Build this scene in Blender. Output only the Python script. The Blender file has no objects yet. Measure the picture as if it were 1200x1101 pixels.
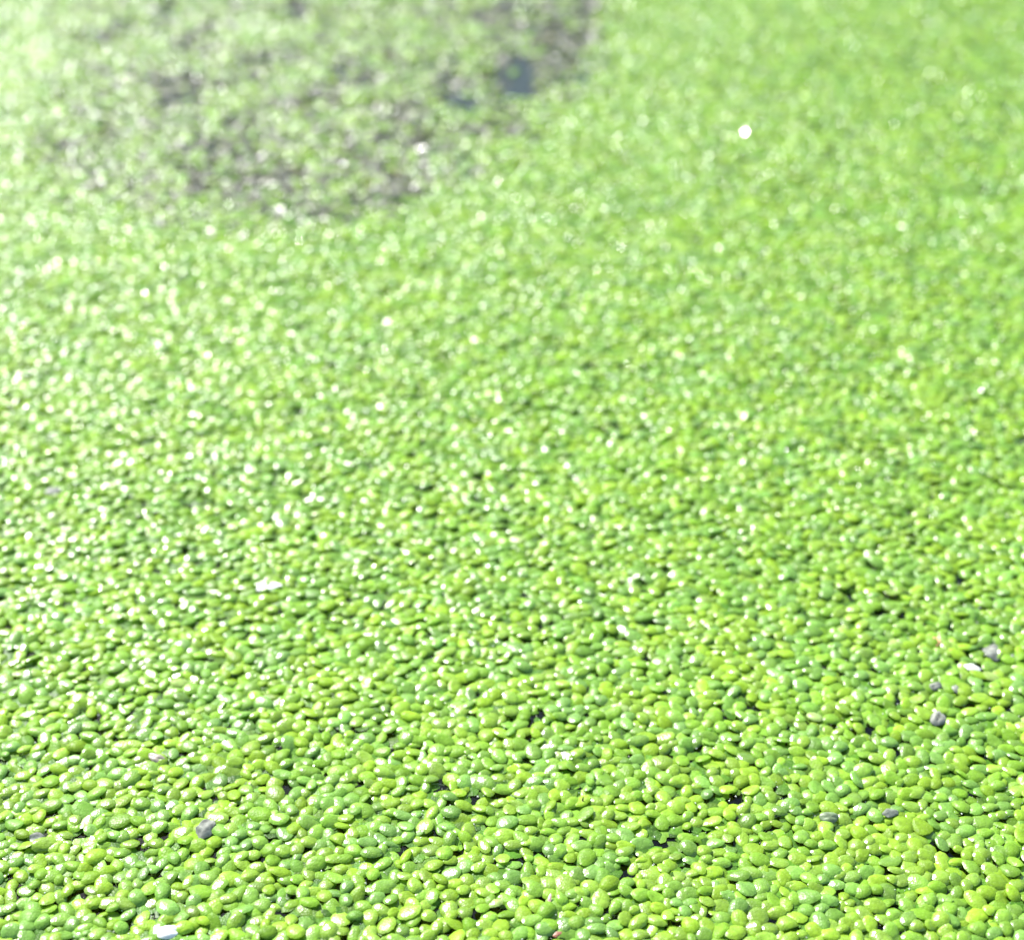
import bpy, bmesh, math
import numpy as np
from mathutils import Vector, Matrix, Euler, noise

# ------------------------------------------------------------------ camera, sky, sun, exposure
scn = bpy.context.scene
col = scn.collection
rng = np.random.default_rng(11)

H = 0.197                      # camera height above the pond, metres (real size: fronds are 3 to 4 mm)
FPX = 1900.0                   # focal length in photograph pixels (photograph 1200 x 1101)
PITCH = math.atan(1250.0 / FPX)
SP, CP = math.sin(PITCH), math.cos(PITCH)
cam_d = bpy.data.cameras.new('camera')
cam = bpy.data.objects.new('camera', cam_d)
col.objects.link(cam)
cam.location = (0, 0, H)
cam.rotation_euler = (math.pi / 2 - PITCH, 0, 0)
cam_d.sensor_fit = 'HORIZONTAL'
cam_d.sensor_width = 36.0
cam_d.lens = FPX / 1200.0 * 36.0
cam_d.clip_start = 0.01
cam_d.clip_end = 200.0
cam_d.dof.use_dof = True
cam_d.dof.focus_distance = H / (SP + (1000 - 550.5) / FPX * CP)
cam_d.dof.aperture_fstop = 14.0
scn.camera = cam

SUN_AZ, SUN_EL = math.radians(38), math.radians(45)       # ahead and to the left
SUN = Vector((-math.sin(SUN_AZ) * math.cos(SUN_EL), math.cos(SUN_AZ) * math.cos(SUN_EL), math.sin(SUN_EL)))
world = bpy.data.worlds.new('World')
scn.world = world
world.use_nodes = True
wn = world.node_tree
wn.nodes.clear()
sky = wn.nodes.new('ShaderNodeTexSky')
sky.sky_type = 'NISHITA'
sky.sun_disc = False
sky.sun_elevation = SUN_EL
sky.sun_rotation = 2 * math.pi - SUN_AZ
sky.dust_density = 1.6
bg = wn.nodes.new('ShaderNodeBackground')
bg.inputs['Strength'].default_value = 0.10
wo = wn.nodes.new('ShaderNodeOutputWorld')
wn.links.new(sky.outputs[0], bg.inputs[0])
wn.links.new(bg.outputs[0], wo.inputs[0])
sl = bpy.data.lights.new('sun', 'SUN')
sl.energy = 4.5
sl.angle = math.radians(0.53)
sl.color = (1.0, 0.98, 0.94)
sun = bpy.data.objects.new('sun', sl)
col.objects.link(sun)
sun.rotation_euler = SUN.to_track_quat('Z', 'Y').to_euler()
sun.location = SUN * 5
scn.view_settings.view_transform = 'Standard'
scn.view_settings.look = 'None'
scn.view_settings.gamma = 1.0
scn.view_settings.exposure = 2.0
scn.view_settings.use_curve_mapping = False
scn.cycles.use_denoising = True
scn.cycles.max_bounces = 6
scn.cycles.transparent_max_bounces = 6


def ground(px, py, z=0.0):
    """where the ray through a photograph pixel meets the height z"""
    u, v = (px - 600.0) / FPX, (py - 550.5) / FPX
    t = (H - z) / (SP + v * CP)
    return u * t, t * (CP - v * SP)


def pixel(X, Y, Z=0.0):
    t = Y * CP + (H - Z) * SP
    return 600 + FPX * X / t, 550.5 + FPX * ((H - Z) * CP - Y * SP) / t, t


# ------------------------------------------------------------------ materials
def new_mat(name):
    m = bpy.data.materials.new(name)
    m.use_nodes = True
    nt = m.node_tree
    nt.nodes.clear()
    return m, nt, nt.nodes, nt.links


def frond_mat(name, per_object, far=False):
    m, nt, N, L = new_mat(name)
    out = N.new('ShaderNodeOutputMaterial')
    if per_object:
        oi = N.new('ShaderNodeObjectInfo')
        tint = oi.outputs['Color']
        wet = oi.outputs['Alpha']
    else:
        at = N.new('ShaderNodeAttribute')
        at.attribute_name = 'tint'
        tint = at.outputs['Color']
        wet = at.outputs['Alpha']
    geo = N.new('ShaderNodeNewGeometry')
    # pale speckle painted in for tiny sparkles, and faint darker mottling, in millimetres
    n1 = N.new('ShaderNodeTexNoise')
    n1.inputs['Scale'].default_value = 900
    n1.inputs['Detail'].default_value = 3
    L.new(geo.outputs['Position'], n1.inputs['Vector'])
    r1 = N.new('ShaderNodeMapRange')
    r1.inputs['From Min'].default_value = 0.3
    r1.inputs['From Max'].default_value = 0.7
    r1.inputs['To Min'].default_value = 0.78
    r1.inputs['To Max'].default_value = 1.18
    L.new(n1.outputs['Fac'], r1.inputs['Value'])
    mul = N.new('ShaderNodeVectorMath')
    mul.operation = 'SCALE'
    L.new(tint, mul.inputs[0])
    L.new(r1.outputs[0], mul.inputs['Scale'])
    v1 = N.new('ShaderNodeTexVoronoi')
    v1.inputs['Scale'].default_value = 2600
    L.new(geo.outputs['Position'], v1.inputs['Vector'])
    r2 = N.new('ShaderNodeMapRange')
    r2.inputs['From Min'].default_value = 0.0
    r2.inputs['From Max'].default_value = 0.28
    r2.inputs['To Min'].default_value = 0.55
    r2.inputs['To Max'].default_value = 0.0
    L.new(v1.outputs['Distance'], r2.inputs['Value'])
    mix = N.new('ShaderNodeMix')
    mix.data_type = 'RGBA'
    L.new(r2.outputs[0], mix.inputs['Factor'])
    L.new(mul.outputs[0], mix.inputs['A'])
    mix.inputs['B'].default_value = (0.34, 0.42, 0.18, 1)
    colour = mul.outputs[0] if far else mix.outputs['Result']
    bsdf = N.new('ShaderNodeBsdfPrincipled')
    rw = N.new('ShaderNodeMapRange')                    # wet fronds shine, dry ones are dull
    rw.inputs['To Min'].default_value = 0.42
    rw.inputs['To Max'].default_value = 0.25
    L.new(wet, rw.inputs['Value'])
    L.new(rw.outputs[0], bsdf.inputs['Roughness'])
    bsdf.inputs['IOR'].default_value = 1.42
    sw = N.new('ShaderNodeMapRange')
    sw.inputs['To Min'].default_value = 0.12
    sw.inputs['To Max'].default_value = 1.0
    L.new(wet, sw.inputs['Value'])
    L.new(sw.outputs[0], bsdf.inputs['Specular IOR Level'])
    L.new(colour, bsdf.inputs['Base Color'])
    if not far:
        b = N.new('ShaderNodeBump')
        b.inputs['Strength'].default_value = 0.42
        b.inputs['Distance'].default_value = 0.00011
        L.new(v1.outputs['Distance'], b.inputs['Height'])
        L.new(b.outputs[0], bsdf.inputs['Normal'])
    tr = N.new('ShaderNodeBsdfTranslucent')
    gain = N.new('ShaderNodeMix')
    gain.data_type = 'RGBA'
    gain.blend_type = 'MULTIPLY'
    gain.inputs['Factor'].default_value = 1.0
    gain.inputs['B'].default_value = (1.5, 1.35, 0.6, 1)
    L.new(colour, gain.inputs['A'])
    L.new(gain.outputs['Result'], tr.inputs['Color'])
    ms = N.new('ShaderNodeMixShader')
    ms.inputs['Fac'].default_value = 0.46
    L.new(bsdf.outputs[0], ms.inputs[1])
    L.new(tr.outputs[0], ms.inputs[2])
    L.new(ms.outputs[0], out.inputs['Surface'])
    return m


M_FROND = frond_mat('frond_skin_single', True)
M_MAT = frond_mat('frond_skin_mat', False)


def simple_mat(name, rgb, rough=0.5, noise_scale=700, spread=0.35, rgb2=None, spec=0.5, transl=0.0):
    m, nt, N, L = new_mat(name)
    out = N.new('ShaderNodeOutputMaterial')
    geo = N.new('ShaderNodeNewGeometry')
    n1 = N.new('ShaderNodeTexNoise')
    n1.inputs['Scale'].default_value = noise_scale
    n1.inputs['Detail'].default_value = 4
    L.new(geo.outputs['Position'], n1.inputs['Vector'])
    cr = N.new('ShaderNodeValToRGB')
    a = rgb2 if rgb2 else tuple(c * (1 - spread) for c in rgb)
    cr.color_ramp.elements[0].position = 0.35
    cr.color_ramp.elements[0].color = (*a, 1)
    cr.color_ramp.elements[1].position = 0.65
    cr.color_ramp.elements[1].color = (*rgb, 1)
    L.new(n1.outputs['Fac'], cr.inputs[0])
    b = N.new('ShaderNodeBump')
    b.inputs['Strength'].default_value = 0.5
    b.inputs['Distance'].default_value = 0.0001
    L.new(n1.outputs['Fac'], b.inputs['Height'])
    bsdf = N.new('ShaderNodeBsdfPrincipled')
    bsdf.inputs['Roughness'].default_value = rough
    bsdf.inputs['Specular IOR Level'].default_value = spec
    L.new(cr.outputs[0], bsdf.inputs['Base Color'])
    L.new(b.outputs[0], bsdf.inputs['Normal'])
    if transl:
        tr = N.new('ShaderNodeBsdfTranslucent')
        L.new(cr.outputs[0], tr.inputs[0])
        ms = N.new('ShaderNodeMixShader')
        ms.inputs[0].default_value = transl
        L.new(bsdf.outputs[0], ms.inputs[1])
        L.new(tr.outputs[0], ms.inputs[2])
        L.new(ms.outputs[0], out.inputs[0])
    else:
        L.new(bsdf.outputs[0], out.inputs[0])
    return m


def water_mat():
    m, nt, N, L = new_mat('pond_water')
    out = N.new('ShaderNodeOutputMaterial')
    geo = N.new('ShaderNodeNewGeometry')
    n1 = N.new('ShaderNodeTexNoise')
    n1.inputs['Scale'].default_value = 160
    n1.inputs['Detail'].default_value = 2
    L.new(geo.outputs['Position'], n1.inputs['Vector'])
    b = N.new('ShaderNodeBump')
    b.inputs['Strength'].default_value = 0.35
    b.inputs['Distance'].default_value = 0.0006
    L.new(n1.outputs['Fac'], b.inputs['Height'])
    fr = N.new('ShaderNodeFresnel')
    fr.inputs['IOR'].default_value = 1.33
    L.new(b.outputs[0], fr.inputs['Normal'])
    gl = N.new('ShaderNodeBsdfGlossy')
    gl.inputs['Roughness'].default_value = 0.06
    gl.inputs['Color'].default_value = (0.55, 0.57, 0.58, 1)     # sky reflection tinted down to darken the pools
    L.new(b.outputs[0], gl.inputs['Normal'])
    tp = N.new('ShaderNodeBsdfTransparent')
    tp.inputs['Color'].default_value = (0.62, 0.72, 0.55, 1)
    ms = N.new('ShaderNodeMixShader')
    L.new(fr.outputs[0], ms.inputs[0])
    L.new(tp.outputs[0], ms.inputs[1])
    L.new(gl.outputs[0], ms.inputs[2])
    L.new(ms.outputs[0], out.inputs[0])
    return m


M_WATER = water_mat()
M_BED = simple_mat('pond_bed_mud', (0.022, 0.034, 0.014), 0.9, 40, 0.5)
M_ROOT = simple_mat('root_fibre', (0.30, 0.38, 0.20), 0.4, 900, 0.3, transl=0.3)
M_DEAD = frond_mat('frond_skin_dead', False)


def link(name, me, mat, parent=None, **props):
    o = bpy.data.objects.new(name, me)
    if mat and not me.materials:
        me.materials.append(mat)
    col.objects.link(o)
    if parent:
        o.parent = parent
    for k, v in props.items():
        o[k] = v
    return o


def mesh_from(name, V, F, smooth=True, tint=None):
    """V (n,3), F (m,k) one face size"""
    me = bpy.data.meshes.new(name)
    V = np.ascontiguousarray(V, dtype=np.float32)
    F = np.ascontiguousarray(F, dtype=np.int32)
    m, k = F.shape
    me.vertices.add(len(V))
    me.vertices.foreach_set('co', V.ravel())
    me.loops.add(m * k)
    me.loops.foreach_set('vertex_index', F.ravel())
    me.polygons.add(m)
    me.polygons.foreach_set('loop_start', np.arange(0, m * k, k, dtype=np.int32))
    me.polygons.foreach_set('loop_total', np.full(m, k, dtype=np.int32))
    me.polygons.foreach_set('use_smooth', np.full(m, smooth, dtype=bool))
    if tint is not None:
        a = me.attributes.new('tint', 'FLOAT_COLOR', 'POINT')
        a.data.foreach_set('color', np.ascontiguousarray(tint, dtype=np.float32).ravel())
    me.update(calc_edges=True)
    return me


# ------------------------------------------------------------------ the setting: bed, water, far mat
def sheet(name, half, z, mat, **props):
    V = [(-half, -half, z), (half, -half, z), (half, half, z), (-half, half, z)]
    return link(name, mesh_from(name, V, [(0, 1, 2, 3)], False), mat, **props)


sheet('pond_bed', 60.0, -0.12, M_BED, kind='structure', label='dark green mud bed below the pond water', category='pond bed')
sheet('water', 60.0, 0.0, M_WATER, kind='structure', label='dark still pond water showing in gaps of the duckweed', category='water')

YN, YF = 0.130, 1.10           # built fronds reach from YN to YF metres in front of the lens


def halfw(Y):
    return 0.075 + 0.300 * Y


# loose bits on the mat: photograph pixel, what it is, shape, length and width in mm, turn, colour
DEBRIS = [
    (315, 687, 'small white petal-like flake', 'flake', 5.2, 2.6, 10, 'white'),
    (1139, 782, 'bright white angular chip', 'chip', 3.9, 1.9, -14, 'white'),
    (1164, 764, 'grey shrivelled scrap behind the white chip', 'flake', 4.4, 3.6, 40, 'grey'),
    (1100, 842, 'round grey papery husk', 'husk', 3.6, 3.0, 60, 'grey'),
    (1097, 804, 'small dull grey speck of debris', 'husk', 2.6, 2.0, 15, 'grey'),
    (1121, 807, 'dark grey crumb beside the dull speck', 'husk', 2.2, 1.8, 120, 'dark'),
    (1043, 952, 'dark grey wedge-shaped fragment', 'chip', 3.8, 2.1, 20, 'dark'),
    (972, 958, 'faded grey-green dead frond', 'husk', 3.6, 2.5, 5, 'dull'),
    (240, 971, 'crumpled translucent grey flake', 'flake', 4.0, 3.4, 50, 'grey'),
    (183, 888, 'grooved grey-brown seed husk', 'husk', 3.6, 1.9, -25, 'brown'),
    (43, 981, 'flat bluish-grey flake', 'flake', 3.0, 1.8, -10, 'grey'),
    (1097, 751, 'curled peach-coloured petal scrap', 'flake', 2.8, 1.6, 60, 'peach'),
    (653, 1094, 'tiny rust-brown crumb', 'chip', 1.9, 1.0, 30, 'rust'),
    (644, 1053, 'thin pinkish sliver', 'chip', 2.3, 0.7, 80, 'pink'),
    (683, 938, 'short upright brown stalk', 'chip', 2.0, 0.4, 88, 'rust'),
    (196, 1092, 'broad blanched white frond', 'husk', 4.4, 2.5, 12, 'white'),  # bright glint painted as white colour
    (62, 575, 'pale lilac scrap', 'flake', 3.4, 2.4, 20, 'grey'),
    (1185, 770, 'dull stone-grey sliver', 'chip', 2.4, 0.9, 50, 'grey'),
]

# ------------------------------------------------------------------ laying out the plants
area = (0.15 * (YF - YN) + 0.300 * (YF ** 2 - YN ** 2))
A_FROND = 0.79 * 3.27e-3 * 2.35e-3
COVER = 1.42
n_plants = int(area * COVER / A_FROND / 2.45)
cdfY = rng.random(n_plants * 2)
# stratified positions: jittered hexagonal lattice cut to the trapezoid
cell = math.sqrt(area / n_plants)
rows = int((YF - YN) / (cell * 0.866 * 1.0746)) + 1
P = []
dy = cell * 0.9306
dx = cell * 1.0746
for r in range(rows):
    y = YN + r * dy
    w = halfw(y)
    xs = np.arange(-w, w, dx) + (dx / 2 if r % 2 else 0)
    P.append(np.stack([xs, np.full_like(xs, y)], 1))
P = np.concatenate(P)
P += rng.normal(0, cell * 0.38, P.shape)

# the thinned patch of open water: everything up and left of this border (photograph pixels laid on the water)
BORDER = np.array([(-400, 215), (-60, 235), (90, 240), (250, 266), (390, 272), (480, 238), (560, 192), (640, 132), (698, 88), (716, 10), (735, -90), (745, -200)], float)
BW = np.array([ground(max(-900, a), max(b, -210)) for a, b in BORDER])


def border_dist(px, py):
    """signed pixel distance to the border, positive inside the thinned patch (vectorised)"""
    best = np.full(px.shape, 1e9)
    sgn = np.zeros(px.shape)
    for (x0, y0), (x1, y1) in zip(BORDER[:-1], BORDER[1:]):
        ex, ey = x1 - x0, y1 - y0
        t = np.clip(((px - x0) * ex + (py - y0) * ey) / (ex * ex + ey * ey), 0, 1)
        d = np.hypot(px - x0 - t * ex, py - y0 - t * ey)
        s = np.sign(ex * (py - y0) - ey * (px - x0))
        m = d < best - 1e-9
        best[m] = d[m]
        sgn[m] = s[m]
    return -sgn * best


def fnoise(X, Y, scale, seed):
    return np.array([noise.noise((x * scale, y * scale, seed)) for x, y in zip(X, Y)])


ppx, ppy, _ = pixel(P[:, 0], P[:, 1])
bd = border_dist(ppx, ppy)
nz = fnoise(P[:, 0], P[:, 1] * 0.75, 48.0, 3.1) + 0.5 * fnoise(P[:, 0], P[:, 1] * 0.75, 125.0, 8.1)
keep_p = np.ones(len(P))
ins = (bd + 34 * nz + rng.normal(0, 16, len(P)) > 0) & (rng.random(len(P)) < np.clip((ppx - 10) / 130, 0.25, 1))
keep_p[ins] = np.clip(0.38 + 0.0012 * np.clip(bd[ins], 0, 400) + 0.75 * nz[ins], 0.04, 0.85)
# two pools of bare dark water
for cx, cy, rx, ry in ((604, 94, 25, 30), (545, 116, 26, 14), (655, 55, 22, 34), (452, 232, 26, 14), (590, 150, 20, 12), (575, 20, 24, 12), (430, 90, 18, 10), (330, 205, 24, 10), (400, 255, 20, 9), (690, 20, 12, 26)):
    d = np.hypot((ppx - cx) / rx, (ppy - cy) / ry)
    keep_p *= 1 - 0.93 * np.clip((1.25 + 1.1 * nz - d) / 0.5, 0, 1)
# a few small natural holes elsewhere
n2 = fnoise(P[:, 0], P[:, 1], 95.0, 20.2)
keep_p[(~ins)] *= np.where(n2[~ins] > 0.46, 0.72, 0.99)
sel = rng.random(len(P)) < keep_p
P = P[sel]
p_bd = bd[sel]
nP = len(P)

nf = rng.choice([1, 2, 3, 4], nP, p=[0.13, 0.40, 0.34, 0.13])
pid = np.repeat(np.arange(nP), nf)
nF = len(pid)
first = np.concatenate([[0], np.cumsum(nf)[:-1]])
k_in = np.arange(nF) - first[pid]
base_ang = rng.random(nP) * 2 * math.pi
step = np.array([0, 0, 2.65, 2.09, 1.57])[nf[pid]]
ang = base_ang[pid] + k_in * step + rng.normal(0, 0.22, nF)
psize = np.clip(rng.normal(1.0, 0.10, nP), 0.75, 1.25)
Lf = 3.55e-3 * psize[pid] * np.where(k_in == 0, 1.0, np.where(rng.random(nF) < 0.25, rng.uniform(0.55, 0.8, nF), rng.uniform(0.8, 1.04, nF))) * rng.uniform(0.9, 1.08, nF)
Wf = Lf * np.clip(rng.normal(0.72, 0.06, nF), 0.56, 0.88)
off = 0.41 * Lf
off[nf[pid] == 1] = 0
fo = np.stack([np.cos(ang) * off, np.sin(ang) * off], 1)          # frond centre from plant node
Rf = 0.5 * np.sqrt(Lf * Wf) * 0.93


def relax(P, iters, mask=None):
    CS = 4.4e-3
    idx = np.arange(nF) if mask is None else np.nonzero(mask[pid])[0]
    for it in range(iters):
        C = P[pid[idx]] + fo[idx]
        ij = np.floor((C - C.min(0)) / CS).astype(int) + 1
        gw, gh = ij.max(0) + 2
        key = ij[:, 0] * gh + ij[:, 1]
        order = np.argsort(key, kind='stable')
        ks = key[order]
        start = np.searchsorted(ks, np.arange(gw * gh))
        rank = np.arange(len(ks)) - start[ks]
        K = 6
        table = np.full((gw * gh, K), -1, dtype=np.int64)
        ok = rank < K
        table[ks[ok], rank[ok]] = order[ok]
        disp = np.zeros((len(idx), 2))
        for a in (-1, 0, 1):
            for b in (-1, 0, 1):
                nb = table[key + a * gh + b]
                for q in range(K):
                    j = nb[:, q]
                    v = (j >= 0)
                    i_ = np.nonzero(v)[0]
                    j_ = j[i_]
                    m = pid[idx[i_]] != pid[idx[j_]]
                    i_, j_ = i_[m], j_[m]
                    d = C[i_] - C[j_]
                    dist = np.hypot(d[:, 0], d[:, 1]) + 1e-9
                    ov = Rf[idx[i_]] + Rf[idx[j_]] - dist
                    m = ov > 0
                    if m.any():
                        i_ = i_[m]
                        f = (d[m] / dist[m, None]) * (ov[m, None] * 0.32)
                        np.add.at(disp, i_, f)
        acc = np.zeros_like(P)
        np.add.at(acc, pid[idx], disp)
        P = P + acc / nf[:, None]
    return P


P = relax(P, 3)
P = relax(P, 9, P[:, 1] < 0.75)

C = P[pid] + fo
fpx, fpy, fdep = pixel(C[:, 0], C[:, 1])
fz = rng.uniform(0.00005, 0.00080, nF)
tilt_x = rng.normal(0, 0.145, nF)
tilt_y = rng.normal(0, 0.13, nF)
wild = rng.random(nF) < 0.08
tilt_x[wild] *= 2.3
tilt_y[wild] *= 2.0
tilt_x = np.clip(tilt_x, -0.5, 0.5)
tilt_y = np.clip(tilt_y, -0.42, 0.42)
Tf = Lf * rng.uniform(0.085, 0.15, nF)
ob = rng.uniform(-0.02, 0.30, nF)                                  # broader towards the free tip
bend = rng.normal(0.0, 0.10, nF)

# colours: yellow-green young fronds, mid greens, cooler blue-greens
YEL, MID, COOL, PALE = np.array([0.182, 0.312, 0.021]), np.array([0.148, 0.288, 0.024]), np.array([0.132, 0.270, 0.038]), np.array([0.25, 0.36, 0.09])
tone = rng.choice([0, 1, 2], nP, p=[0.38, 0.40, 0.22])
fcol = np.stack([YEL, MID, COOL])[tone][pid]
young = np.where((k_in > 0) & (rng.random(nF) < 0.35), rng.uniform(0.2, 0.8, nF), 0)
fcol = fcol * (1 - young[:, None]) + YEL * young[:, None]
fcol = fcol * np.exp(rng.normal(0, 0.13, nF))[:, None]
pl = rng.random(nF) < 0.004
fwet = np.clip(rng.beta(0.7, 0.75, nF), 0, 1)
fcol[pl] = PALE

# which plants are told apart one by one: the 300 that show largest
vis = (fpx > 2) & (fpx < 1198) & (fpy > 0) & (fpy < 1098)
pvis = np.zeros(nP, bool)
pvis[pid[vis]] = True
pd = P[:, 1] * CP + H * SP
order = np.argsort(np.where(pvis, pd, 9e9))
single = np.zeros(nP, bool)
single[order[:300]] = True


# ------------------------------------------------------------------ frond shapes
def template(seg, radii, under):
    """unit frond: x along its length (-.5 .. .5), y across, z up to 1"""
    V = [(0, 0, 1.0)]
    a = np.arange(seg) / seg * 2 * math.pi
    for r in radii:
        zz = (1 - min(r, 1) ** 3.2) ** 0.66
        for t in a:
            V.append((0.5 * r * math.cos(t), 0.5 * r * math.sin(t), zz))
    if under:
        for t in a:
            V.append((0.5 * 0.82 * math.cos(t), 0.5 * 0.82 * math.sin(t), -0.30))
    F = []
    for i in range(seg):
        F.append((0, 1 + i, 1 + (i + 1) % seg))
    nr = len(radii) + (1 if under else 0)
    for k in range(nr - 1):
        o = 1 + k * seg
        for i in range(seg):
            j = (i + 1) % seg
            F.append((o + i, o + seg + i, o + seg + j))
            F.append((o + i, o + seg + j, o + j))
    return np.array(V), np.array(F)


def coarse(seg, z):
    V, F = template(seg, (1.0,), False)
    V[1:, 2] = z
    V[1:, :2] *= 0.97
    return V, F


LODS = [(template(11, (0.5, 0.83, 1.0), False), 0.27), (template(10, (0.6, 0.9, 1.0), False), 0.40),
        (template(7, (0.7, 1.0), False), 0.76), (coarse(6, 0.22), 9.0)]


def frond_verts(T, L, W, T_h, ob, bend, ang, tx, ty, cx, cy, cz):
    x = T[None, :, 0] * np.ones_like(L)[:, None]
    y = T[None, :, 1] * (1 + ob[:, None] * (x * 2)) - 0.0
    X = x * L[:, None]
    Y = y * W[:, None]
    Z = T[None, :, 2] * T_h[:, None] + bend[:, None] * (x * x * 4 - 0.3) * L[:, None] * 0.5
    Z2 = Z + X * np.tan(ty)[:, None] + Y * np.tan(tx)[:, None]
    c, s = np.cos(ang)[:, None], np.sin(ang)[:, None]
    return np.stack([X * c - Y * s + cx[:, None], X * s + Y * c + cy[:, None], Z2 + cz[:, None]], 2)


def build_mass(idx, extra_z=0.0):
    Vs, Fs, Ts, n0 = [], [], [], 0
    lo = -1
    for (T, F), ymax in LODS:
        s = idx[(reach[idx] > lo) & (reach[idx] <= ymax)]
        lo = ymax
        if not len(s):
            continue
        V = frond_verts(T, Lf[s], Wf[s], Tf[s], ob[s], bend[s], ang[s], tilt_x[s], tilt_y[s], C[s, 0], C[s, 1], fz[s] + extra_z)
        nv = len(T)
        Vs.append(V.reshape(-1, 3))
        Fs.append((F[None] + (np.arange(len(s)) * nv)[:, None, None]).reshape(-1, 3) + n0)
        t = np.concatenate([np.repeat(fcol[s], nv, 0), np.repeat(fwet[s], nv)[:, None]], 1)
        Ts.append(t)
        n0 += len(s) * nv
    return np.concatenate(Vs), np.concatenate(Fs), np.concatenate(Ts)


mass = np.nonzero(~single[pid])[0]
reach = C[:, 1] * np.exp(rng.normal(0, 0.05, nF))                  # no line where one shape gives way to the next
reach[np.abs(C[:, 0]) > 0.055 + 0.275 * C[:, 1]] = 8.0
V, F, T = build_mass(mass)
tris = len(F)
link('duckweed_carpet', mesh_from('duckweed_carpet', V, F, True, T), M_MAT, kind='stuff', category='duckweed',
     label='dense bright green duckweed mat spreading away across the pond surface')

# one mesh per frond variety, shared by the plants that are told apart
variants = []
for k in range(18):
    Tm, Fm = LODS[0][0]
    a1 = lambda v: np.array([v])
    V = frond_verts(Tm, a1(3.5e-3), a1(3.5e-3 * rng.uniform(0.62, 0.74)), a1(3.5e-3 * rng.uniform(0.085, 0.15)), a1(rng.uniform(-0.02, 0.32)),
                    a1(rng.normal(0, 0.1)), a1(0.0), a1(0.0), a1(0.0), a1(0.0), a1(0.0), a1(0.0))[0]
    V += rng.normal(0, 2.2e-5, V.shape)
    me = mesh_from('frond', V, Fm, True)
    me.materials.append(M_FROND)
    variants.append(me)

def tubes(paths, rad):
    """paths (n,k,3) -> three-sided tubes"""
    n, k, _ = paths.shape
    d = np.gradient(paths, axis=1)
    d /= np.linalg.norm(d, axis=2, keepdims=True) + 1e-12
    up = np.array([0.13, 0.21, 0.97])
    s = np.cross(d, up)
    s /= np.linalg.norm(s, axis=2, keepdims=True) + 1e-12
    t = np.cross(s, d)
    ring = []
    for a in (0, 2.094, 4.189):
        ring.append(paths + (math.cos(a) * s + math.sin(a) * t) * rad[:, None, None])
    V = np.stack(ring, 2).reshape(-1, 3)
    F = []
    for i in range(k - 1):
        for a in range(3):
            b = (a + 1) % 3
            F.append((i * 3 + a, i * 3 + b, (i + 1) * 3 + b, (i + 1) * 3 + a))
    F = np.array(F)
    return V, (F[None] + (np.arange(n) * k * 3)[:, None, None]).reshape(-1, 4)


root_meshes = []
for k in range(4):
    tq = np.linspace(0, 1, 7)
    path = np.stack([tq * rng.uniform(0.004, 0.008), 0.0015 * np.sin(tq * rng.uniform(2, 5) + k), -tq ** 1.2 * rng.uniform(0.0015, 0.006)], 1)
    path -= path[0]
    Vr, Fr = tubes(path[None], np.array([7e-5]))
    me = mesh_from('root', Vr, Fr)
    me.materials.append(M_ROOT)
    root_meshes.append(me)

COUNT = {1: 'a single oval frond', 2: 'two joined oval fronds', 3: 'three joined oval fronds', 4: 'four joined oval fronds'}
TONE = {0: 'yellow-green', 1: 'mid green', 2: 'cool bluish-green'}
for p in np.nonzero(single)[0]:
    root = bpy.data.objects.new('duckweed_plant', None)
    root.empty_display_size = 0.001
    root.location = (P[p, 0], P[p, 1], 0.0)
    col.objects.link(root)
    size = 'small' if psize[p] < 0.95 else ('large' if psize[p] > 1.05 else 'medium')
    members = np.arange(first[p], first[p] + nf[p])
    note = 'floating in the close-up mat'
    if pl[members].any():
        note = 'with a bleached pale frond'
    elif (np.abs(tilt_x[members]) > 0.36).any():
        note = 'with one frond tipped up'
    for d_ in DEBRIS:
        dx_, dy_ = ground(d_[0], d_[1])
        if math.hypot(P[p, 0] - dx_, P[p, 1] - dy_) < 0.0045:
            note = 'touching the ' + d_[2].split(' beside')[0].split(' behind')[0]
    root['label'] = f'{size} {TONE[int(tone[p])]} duckweed plant of {COUNT[int(nf[p])].replace("joined oval ", "") if "touching" in note else COUNT[int(nf[p])]} {note}'
    wl = float((Wf[members] / Lf[members]).mean())
    root['label'] = root['label'].replace('oval', 'slim' if wl < 0.69 else ('roundish' if wl > 0.76 else 'oval'))
    root['category'] = 'duckweed plant'
    root['group'] = 'duckweed plants crowded together on the pond'
    r_ = bpy.data.objects.new('root', root_meshes[int(rng.integers(4))])
    col.objects.link(r_)
    r_.parent = root
    r_.location = (0, 0, 0.0001)
    r_.rotation_euler = (0, 0, rng.random() * 6.283)
    for i in range(first[p], first[p] + nf[p]):
        o = bpy.data.objects.new('frond', variants[int(rng.integers(len(variants)))])
        col.objects.link(o)
        o.parent = root
        o.location = (fo[i, 0], fo[i, 1], fz[i])
        o.rotation_euler = Euler((math.atan(tilt_x[i]), -math.atan(tilt_y[i]), ang[i]), 'XYZ')
        s = Lf[i] / 3.5e-3
        o.scale = (s, s * Wf[i] / Lf[i] / 0.68, s * rng.uniform(0.85, 1.15))
        o.color = (*fcol[i], fwet[i])

# ------------------------------------------------------------------ dead, bleached and waterlogged fronds
# in the thinned patch, and an added green under-layer below the mat
nd = 16000
dp = np.stack([rng.uniform(-60, 740, nd * 3), rng.uniform(-12, 285, nd * 3)], 1)
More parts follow.
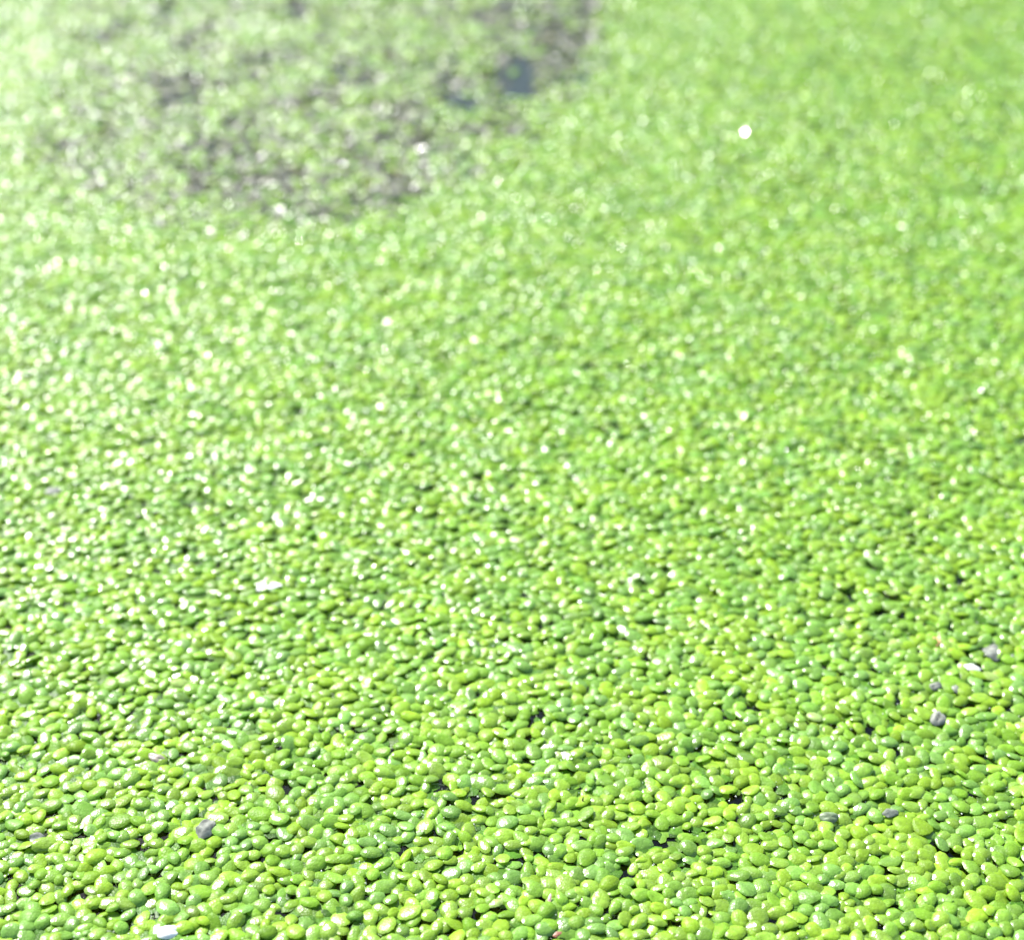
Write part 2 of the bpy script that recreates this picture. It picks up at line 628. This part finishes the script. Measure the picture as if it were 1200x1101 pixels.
# spread evenly over the water, not over the picture
gx, gy = np.array([ground(a, b) for a, b in dp]).T
dep = gy * CP + H * SP
wgt = dep ** 3
acc = rng.random(len(gx)) < wgt / wgt.max()
b_in = border_dist(dp[:, 0], dp[:, 1])
clump = fnoise(gx, gy * 0.75, 55.0, 41.0) + 0.5 * fnoise(gx, gy * .75, 150.0, 4.0)
acc &= rng.random(len(gx)) < np.clip((dp[:, 0] - 10) / 130, 0.12, 1)
acc &= (b_in + 30 * clump + rng.normal(0, 12, len(gx)) > 2) & (rng.random(len(gx)) < np.clip(0.85 - b_in * 0.0016 - 0.3 * clump, 0.1, 1))
for cx, cy, rx, ry in ((604, 94, 24, 28), (545, 116, 24, 12)):
    acc &= np.hypot((dp[:, 0] - cx) / rx, (dp[:, 1] - cy) / ry) + 0.7 * clump + 0.3 * rng.normal(size=len(gx)) > 1
gx, gy = gx[acc], gy[acc]


def scatter(gx, gy, zlo, zhi, cols, lod, tilt, size=(0.6, 1.0), flat=0.10, shine=1.0):
    n = len(gx)
    Tm, Fm = lod
    L = 3.5e-3 * rng.uniform(*size, n)
    V = frond_verts(Tm, L, L * rng.uniform(0.55, 0.8, n), L * rng.uniform(flat * 0.5, flat * 1.5, n), rng.uniform(0, 0.3, n), rng.normal(0, 0.12, n),
                    rng.random(n) * 6.283, rng.normal(0, tilt, n), rng.normal(0, tilt, n), gx, gy, rng.uniform(zlo, zhi, n))
    cc = cols[rng.integers(len(cols), size=n)] * np.exp(rng.normal(0, 0.25, n))[:, None]
    nv = len(Tm)
    T = np.concatenate([np.repeat(cc, nv, 0), np.repeat(rng.random(n) * shine, nv)[:, None]], 1)
    return V.reshape(-1, 3), (Fm[None] + (np.arange(n) * nv)[:, None, None]).reshape(-1, 3), T


DEADC = np.array([(0.12, 0.125, 0.085), (0.085, 0.095, 0.055), (0.045, 0.05, 0.04), (0.22, 0.22, 0.175), (0.10, 0.14, 0.035), (0.055, 0.062, 0.048)])
V, F, T = scatter(gx, gy, 0.0, 0.0007, DEADC, LODS[3][0], 0.24, shine=0.7)
tris += len(F)
link('dead_duckweed', mesh_from('dead_duckweed', V, F, True, T), M_DEAD, kind='stuff', category='dead duckweed',
     label='grey-brown dead duckweed fronds lying in the thinned patch of open water')

# fronds added flat on the water so gaps show green, not reflected sky
ns = 34000
sy = np.sqrt(rng.uniform(0.13 ** 2, 0.45 ** 2, ns))
sx = rng.uniform(-1, 1, ns) * halfw(sy)
V, F, T = scatter(sx, sy, 0.00002, 0.00025, np.array([(0.07, 0.17, 0.014), (0.05, 0.13, 0.012), (0.10, 0.20, 0.02)]), LODS[3][0], 0.05, (0.7, 1.15), 0.06, 0.15)
tris += len(F)
link('lower_duckweed', mesh_from('lower_duckweed', V, F, True, T), M_MAT, kind='stuff', category='duckweed',
     label='dark green fronds added under the crowded mat to hide reflected sky')


# ------------------------------------------------------------------ roots: pale threads trailing in the gaps
rp = np.nonzero((P[:, 1] < 0.40) & ~single)[0]
rp = np.concatenate([rp, rp[rng.random(len(rp)) < 0.5]])
nr = len(rp)
tt = np.linspace(0, 1, 5)[None, :]
ra = rng.random(nr) * 6.283
rl = rng.uniform(0.004, 0.010, nr)
curve = rng.normal(0, 0.9, nr)
aa = ra[:, None] + curve[:, None] * tt
px_ = P[rp, 0][:, None] + np.cos(aa) * rl[:, None] * tt
py_ = P[rp, 1][:, None] + np.sin(aa) * rl[:, None] * tt
pz_ = 0.0002 - (tt ** 1.1) * rng.uniform(0.0006, 0.004, nr)[:, None] + rng.normal(0, 0.0002, (nr, 5))
V, F = tubes(np.stack([px_, py_, pz_], 2), rng.uniform(5e-5, 9e-5, nr))
tris += 2 * len(F)
link('trailing_roots', mesh_from('trailing_roots', V, F), M_ROOT, kind='stuff', category='roots',
     label='thin pale duckweed roots trailing in the dark gaps of the mat')

# ------------------------------------------------------------------ tiny bubbles and drops held between the fronds
bm = bmesh.new()
bmesh.ops.create_icosphere(bm, subdivisions=1, radius=1.0)
ico_v = np.array([v.co[:] for v in bm.verts])
ico_f = np.array([[v.index for v in f.verts] for f in bm.faces])
bm.free()


def drop_mat(name='glint_lenslet', shine_white=0.0):
    m, nt, N, L = new_mat(name)
    out = N.new('ShaderNodeOutputMaterial')
    fr = N.new('ShaderNodeFresnel')
    fr.inputs['IOR'].default_value = 1.36
    gl = N.new('ShaderNodeBsdfGlossy')
    gl.inputs['Roughness'].default_value = 0.16
    tp = N.new('ShaderNodeBsdfTransparent')
    tp.inputs['Color'].default_value = (0.95, 0.98, 0.95, 1)
    ms = N.new('ShaderNodeMixShader')
    L.new(fr.outputs[0], ms.inputs[0])
    L.new(tp.outputs[0], ms.inputs[1])
    L.new(gl.outputs[0], ms.inputs[2])
    if shine_white:
        df = N.new('ShaderNodeBsdfDiffuse')  # white painted in for the bright rings that bubbles refract
        df.inputs['Color'].default_value = (0.75, 0.8, 0.7, 1)
        m2 = N.new('ShaderNodeMixShader')
        m2.inputs[0].default_value = shine_white
        L.new(ms.outputs[0], m2.inputs[1])
        L.new(df.outputs[0], m2.inputs[2])
        ms = m2
    L.new(ms.outputs[0], out.inputs[0])
    return m


M_GLINT = drop_mat()
M_BUBBLE = drop_mat('whitened_bubble', 0.35)
nb = 22000
by = np.sqrt(rng.uniform(0.13 ** 2, 0.40 ** 2, nb))
bx = rng.uniform(-1, 1, nb) * halfw(by)
br = 0.00005 + 0.00014 * rng.random(nb) ** 2.2
V = ico_v[None] * (br[:, None, None] * np.array([1, 1, 0.8])[None, None]) + np.stack([bx, by, rng.uniform(0.0, 0.0006, nb)], 1)[:, None]
F = (ico_f[None] + (np.arange(nb) * len(ico_v))[:, None, None]).reshape(-1, 3)
tris += len(F)
link('water_beads', mesh_from('water_beads', V.reshape(-1, 3), F), M_BUBBLE, kind='stuff', category='water beads',
     label='tiny clear bubbles and water beads caught between the fronds')


# ------------------------------------------------------------------ loose bits lying on the fronds
DM = {
    'white': simple_mat('bleached_and_glint_white', (0.62, 0.63, 0.58), 0.35, 500, 0.2, transl=0.15),  # also paints the glint on one broad frond
    'grey': simple_mat('grey_papery_tissue', (0.24, 0.255, 0.21), 0.5, 900, 0.6, spec=0.25, transl=0.35),
    'dark': simple_mat('dark_grey_tissue', (0.11, 0.125, 0.09), 0.5, 900, 0.5),
    'dull': simple_mat('dead_green_tissue', (0.09, 0.13, 0.055), 0.5, 900, 0.5),
    'brown': simple_mat('brown_husk', (0.16, 0.14, 0.10), 0.45, 900, 0.5),
    'peach': simple_mat('peach_petal', (0.62, 0.36, 0.16), 0.4, 600, 0.2, transl=0.3),
    'rust': simple_mat('rust_fragment', (0.17, 0.06, 0.025), 0.5, 900, 0.4),
    'pink': simple_mat('pink_fragment', (0.42, 0.24, 0.22), 0.4, 900, 0.3),
}


def scrap_mesh(shape, Lm, Wm, seed):
    """a closed thin shell: ragged outline, crumpled or domed top and bottom"""
    r = np.random.default_rng(seed)
    L, W = Lm * 1e-3, Wm * 1e-3
    seg = 18
    a = np.arange(seg) / seg * 2 * math.pi
    if shape == 'flake':
        rad = 1 + 0.16 * np.sin(2 * a + r.random() * 6) + 0.10 * np.sin(5 * a + r.random() * 6) + r.normal(0, 0.05, seg)
        amp, thick, dome = 0.20, 0.035, 0.05
    elif shape == 'chip':
        corner = np.sort(r.random(5)) * 0.5 + np.arange(5)
        ca = corner / 5 * 2 * math.pi
        cp = np.stack([np.cos(ca), np.sin(ca)], 1)
        rad = []
        for t in a:                                   # straight sides between five corners
            best = 9
            for q in range(5):
                p0, p1 = cp[q], cp[(q + 1) % 5]
                e = p1 - p0
                n_ = np.array([e[1], -e[0]])
                den = n_ @ np.array([math.cos(t), math.sin(t)])
                if den > 1e-6:
                    best = min(best, (n_ @ p0) / den)
            rad.append(best)
        rad = np.array(rad)
        amp, thick, dome = 0.06, 0.09, 0.10
    else:
        rad = 1 + 0.14 * np.cos(a) * np.sin(2 * a) + r.normal(0, 0.03, seg)
        amp, thick, dome = 0.06, 0.06, 0.22
    V, F = [], []
    rings = (0.35, 0.7, 0.93, 1.0)
    sd = Vector((seed * 1.7, seed * 0.3, 0))

    def h(x, y, q):
        z = amp * W * 1.3 * noise.noise(Vector((x / W * 1.7, y / W * 1.7, 0)) + sd) + dome * W * (1 - q * q)
        if shape == 'husk':
            z -= 0.10 * W * math.exp(-(y / (0.10 * W)) ** 2)       # a groove along it
        return z
    for side in (1, -1):
        V.append((0, 0, h(0, 0, 0) + side * thick * W / 2))
        for q in rings:
            for t, rr in zip(a, rad):
                x, y = 0.5 * L * q * rr * math.cos(t), 0.5 * W * q * rr * math.sin(t)
                V.append((x, y, h(x, y, q) + side * thick * W / 2 * (1 - 0.5 * q ** 4)))
    nv = 1 + seg * len(rings)
    for side, o in ((1, 0), (-1, nv)):
        for i in range(seg):
            j = (i + 1) % seg
            f = (o, o + 1 + i, o + 1 + j)
            F.append(f if side > 0 else f[::-1])
            for k in range(len(rings) - 1):
                b0 = o + 1 + k * seg
                q4 = (b0 + i, b0 + seg + i, b0 + seg + j, b0 + j)
                F.append(q4 if side > 0 else q4[::-1])
    e0 = 1 + seg * (len(rings) - 1)
    for i in range(seg):
        j = (i + 1) % seg
        F.append((e0 + i, nv + e0 + i, nv + e0 + j, e0 + j))
    me = bpy.data.meshes.new('scrap')
    me.from_pydata(V, [], F)
    for p_ in me.polygons:
        p_.use_smooth = shape != 'chip'
    me.update()
    return me


KIND = {'flake': 'flake', 'chip': 'fragment', 'husk': 'husk'}
for k, (px, py, what, shape, L_, W_, turn, tone_) in enumerate(DEBRIS):
    z = 0.0010
    x, y = ground(px, py, z)
    nm = 'dead_frond' if 'frond' in what else ('stalk' if 'stalk' in what else ('petal' if 'petal' in what else 'debris_' + KIND[shape]))
    o = link(nm, scrap_mesh(shape, L_ * 0.9, W_ * 0.9, k + 3), DM[tone_], label=what + ' lying on the duckweed mat', category=nm.replace('_', ' '))
    o.location = (x, y, z)
    up = 1.0 if 'upright' in what else 0.0
    o.rotation_euler = (Matrix.Rotation(0.28 + rng.normal(0, 0.06) + up, 3, 'X') @ Matrix.Rotation(rng.normal(0, 0.08), 3, 'Y') @ Matrix.Rotation(math.radians(turn), 3, 'Z')).to_euler()

# ------------------------------------------------------------------ sun glints: small lenses added and tipped to mirror the sun
GLINTS = [
    (873, 155, 1.25, 'big brilliant sun-glint drop alone on the far green mat'),
    (1150, 457, 0.62, 'sparkling sun-glint drop alone on the plain green mat'),
    (1143, 506, 0.40, 'fainter sun-glint drop beside the sparkling one'),
    (350, 283, 0.55, 'sparkling sun-glint drop at the rim of the thinned patch'),
    (193, 312, 0.62, 'bright sun-glint drop just outside the thinned patch'),
    (170, 343, 0.70, 'white sun-glint drop between paler glints'),
    (235, 334, 0.50, 'soft sun-glint drop beyond the thinned patch rim'),
    (320, 341, 0.45, 'small sun-glint drop on the glittering mat'),
    (260, 105, 0.75, 'round hazy sun-glint drop inside the thinned patch'),
    (251, 52, 0.70, 'round hazy sun-glint drop far inside the thinned patch'),
    (123, 58, 0.80, 'pale hazy sun-glint drop over the dead fronds'),
    (402, 192, 0.8, 'pinkish sun-glint drop beside open water'),
    (497, 174, 0.6, 'large soft sun-glint drop at the edge of open water'),
    (583, 213, 0.7, 'soft sun-glint drop below the open water'),
    (857, 511, 0.36, 'tiny sparkling sun-glint drop on the smooth green mat'),
    (735, 426, 0.40, 'tiny bright sun-glint drop on the middle of the mat'),
    (921, 527, 0.32, 'tiny bright sun-glint drop beside a yellow scrap'),
    (617, 576, 0.42, 'tiny white sun-glint drop on the glittering mat'),
    (574, 510, 0.42, 'one of a pair of tiny bright sun-glint lenslets'),
    (1005, 549, 0.32, 'tiny clear sun-glint drop among shaded fronds'),
    (728, 290, 0.5, 'soft pale sun-glint drop on the blurred mat'),
    (450, 408, 0.45, 'small soft sun-glint drop on the glittering mat'),
]


def glint_mesh(r):
    """a low lens added to catch the sun"""
    seg = 14
    V = [(0, 0, 0.030 * r)]
    for q in (0.5, 0.85, 1.0):
        for i in range(seg):
            t = i / seg * 2 * math.pi
            V.append((r * q * math.cos(t), r * q * math.sin(t), 0.030 * r * (1 - q ** 2) if q < 0.99 else -0.10 * r))
    V.append((0, 0, -0.10 * r))
    F = []
    for i in range(seg):
        j = (i + 1) % seg
        F.append((0, 1 + i, 1 + j))
        for k in (0, 1):
            F.append((1 + k * seg + i, 1 + (k + 1) * seg + i, 1 + (k + 1) * seg + j, 1 + k * seg + j))
        F.append((1 + 2 * seg + j, 1 + 2 * seg + i, 1 + 3 * seg))
    me = bpy.data.meshes.new('lenslet')
    me.from_pydata(V, [], F)
    for p_ in me.polygons:
        p_.use_smooth = True
    me.update()
    return me


for px, py, r, what in GLINTS:
    z = 0.0019
    x, y = ground(px, py, z)
    o = link('glint_lenslet', glint_mesh(r * (0.72e-3 if r > 1.2 else (0.48e-3 if py < 230 else 0.5e-3))), M_GLINT, label=what, category='water drop', group='sun glints added on the mat')
    o.location = (x, y, z)
    to_cam = (Vector((0, 0, H)) - Vector((x, y, z))).normalized()
    n_ = (to_cam + SUN).normalized()
    o.rotation_euler = n_.to_track_quat('Z', 'Y').to_euler()

# ------------------------------------------------------------------ the pond beyond what can be told apart, 
def mat_far():
    m, nt, N, L = new_mat('far_duckweed_skin')
    out = N.new('ShaderNodeOutputMaterial')
    geo = N.new('ShaderNodeNewGeometry')
    v = N.new('ShaderNodeTexVoronoi')
    v.inputs['Scale'].default_value = 330
    L.new(geo.outputs['Position'], v.inputs['Vector'])
    cr = N.new('ShaderNodeValToRGB')
    cr.color_ramp.elements[0].color = (0.15, 0.27, 0.022, 1)
    cr.color_ramp.elements[1].color = (0.05, 0.13, 0.02, 1)
    cr.color_ramp.elements[0].position = 0.15
    cr.color_ramp.elements[1].position = 0.75
    L.new(v.outputs['Distance'], cr.inputs[0])
    b = N.new('ShaderNodeBump')
    b.invert = True
    b.inputs['Distance'].default_value = 0.001
    b.inputs['Strength'].default_value = 0.5
    L.new(v.outputs['Distance'], b.inputs['Height'])
    p = N.new('ShaderNodeBsdfPrincipled')
    p.inputs['Roughness'].default_value = 0.6
    p.inputs['Specular IOR Level'].default_value = 0.08
    L.new(cr.outputs[0], p.inputs['Base Color'])
    L.new(b.outputs[0], p.inputs['Normal'])
    L.new(p.outputs[0], out.inputs[0])
    return m


g0, g1 = halfw(YN) - 0.004, halfw(YF) - 0.004
B = 12.0
zf = 0.0009
V = [(-g0, YN + .004, zf), (g0, YN + .004, zf), (g1, YF - .004, zf), (-g1, YF - .004, zf), (-B, -B, zf), (B, -B, zf), (B, B, zf), (-B, B, zf)]
F = [(4, 5, 1, 0), (5, 6, 2, 1), (6, 7, 3, 2), (7, 4, 0, 3)]
link('distant_duckweed', mesh_from('distant_duckweed', V, F, False), mat_far(), kind='stuff', category='duckweed',
     label='even green duckweed cover on the rest of the pond')

print('triangles', tris, 'plants', nP, 'fronds', nF, 'dead', len(gx))
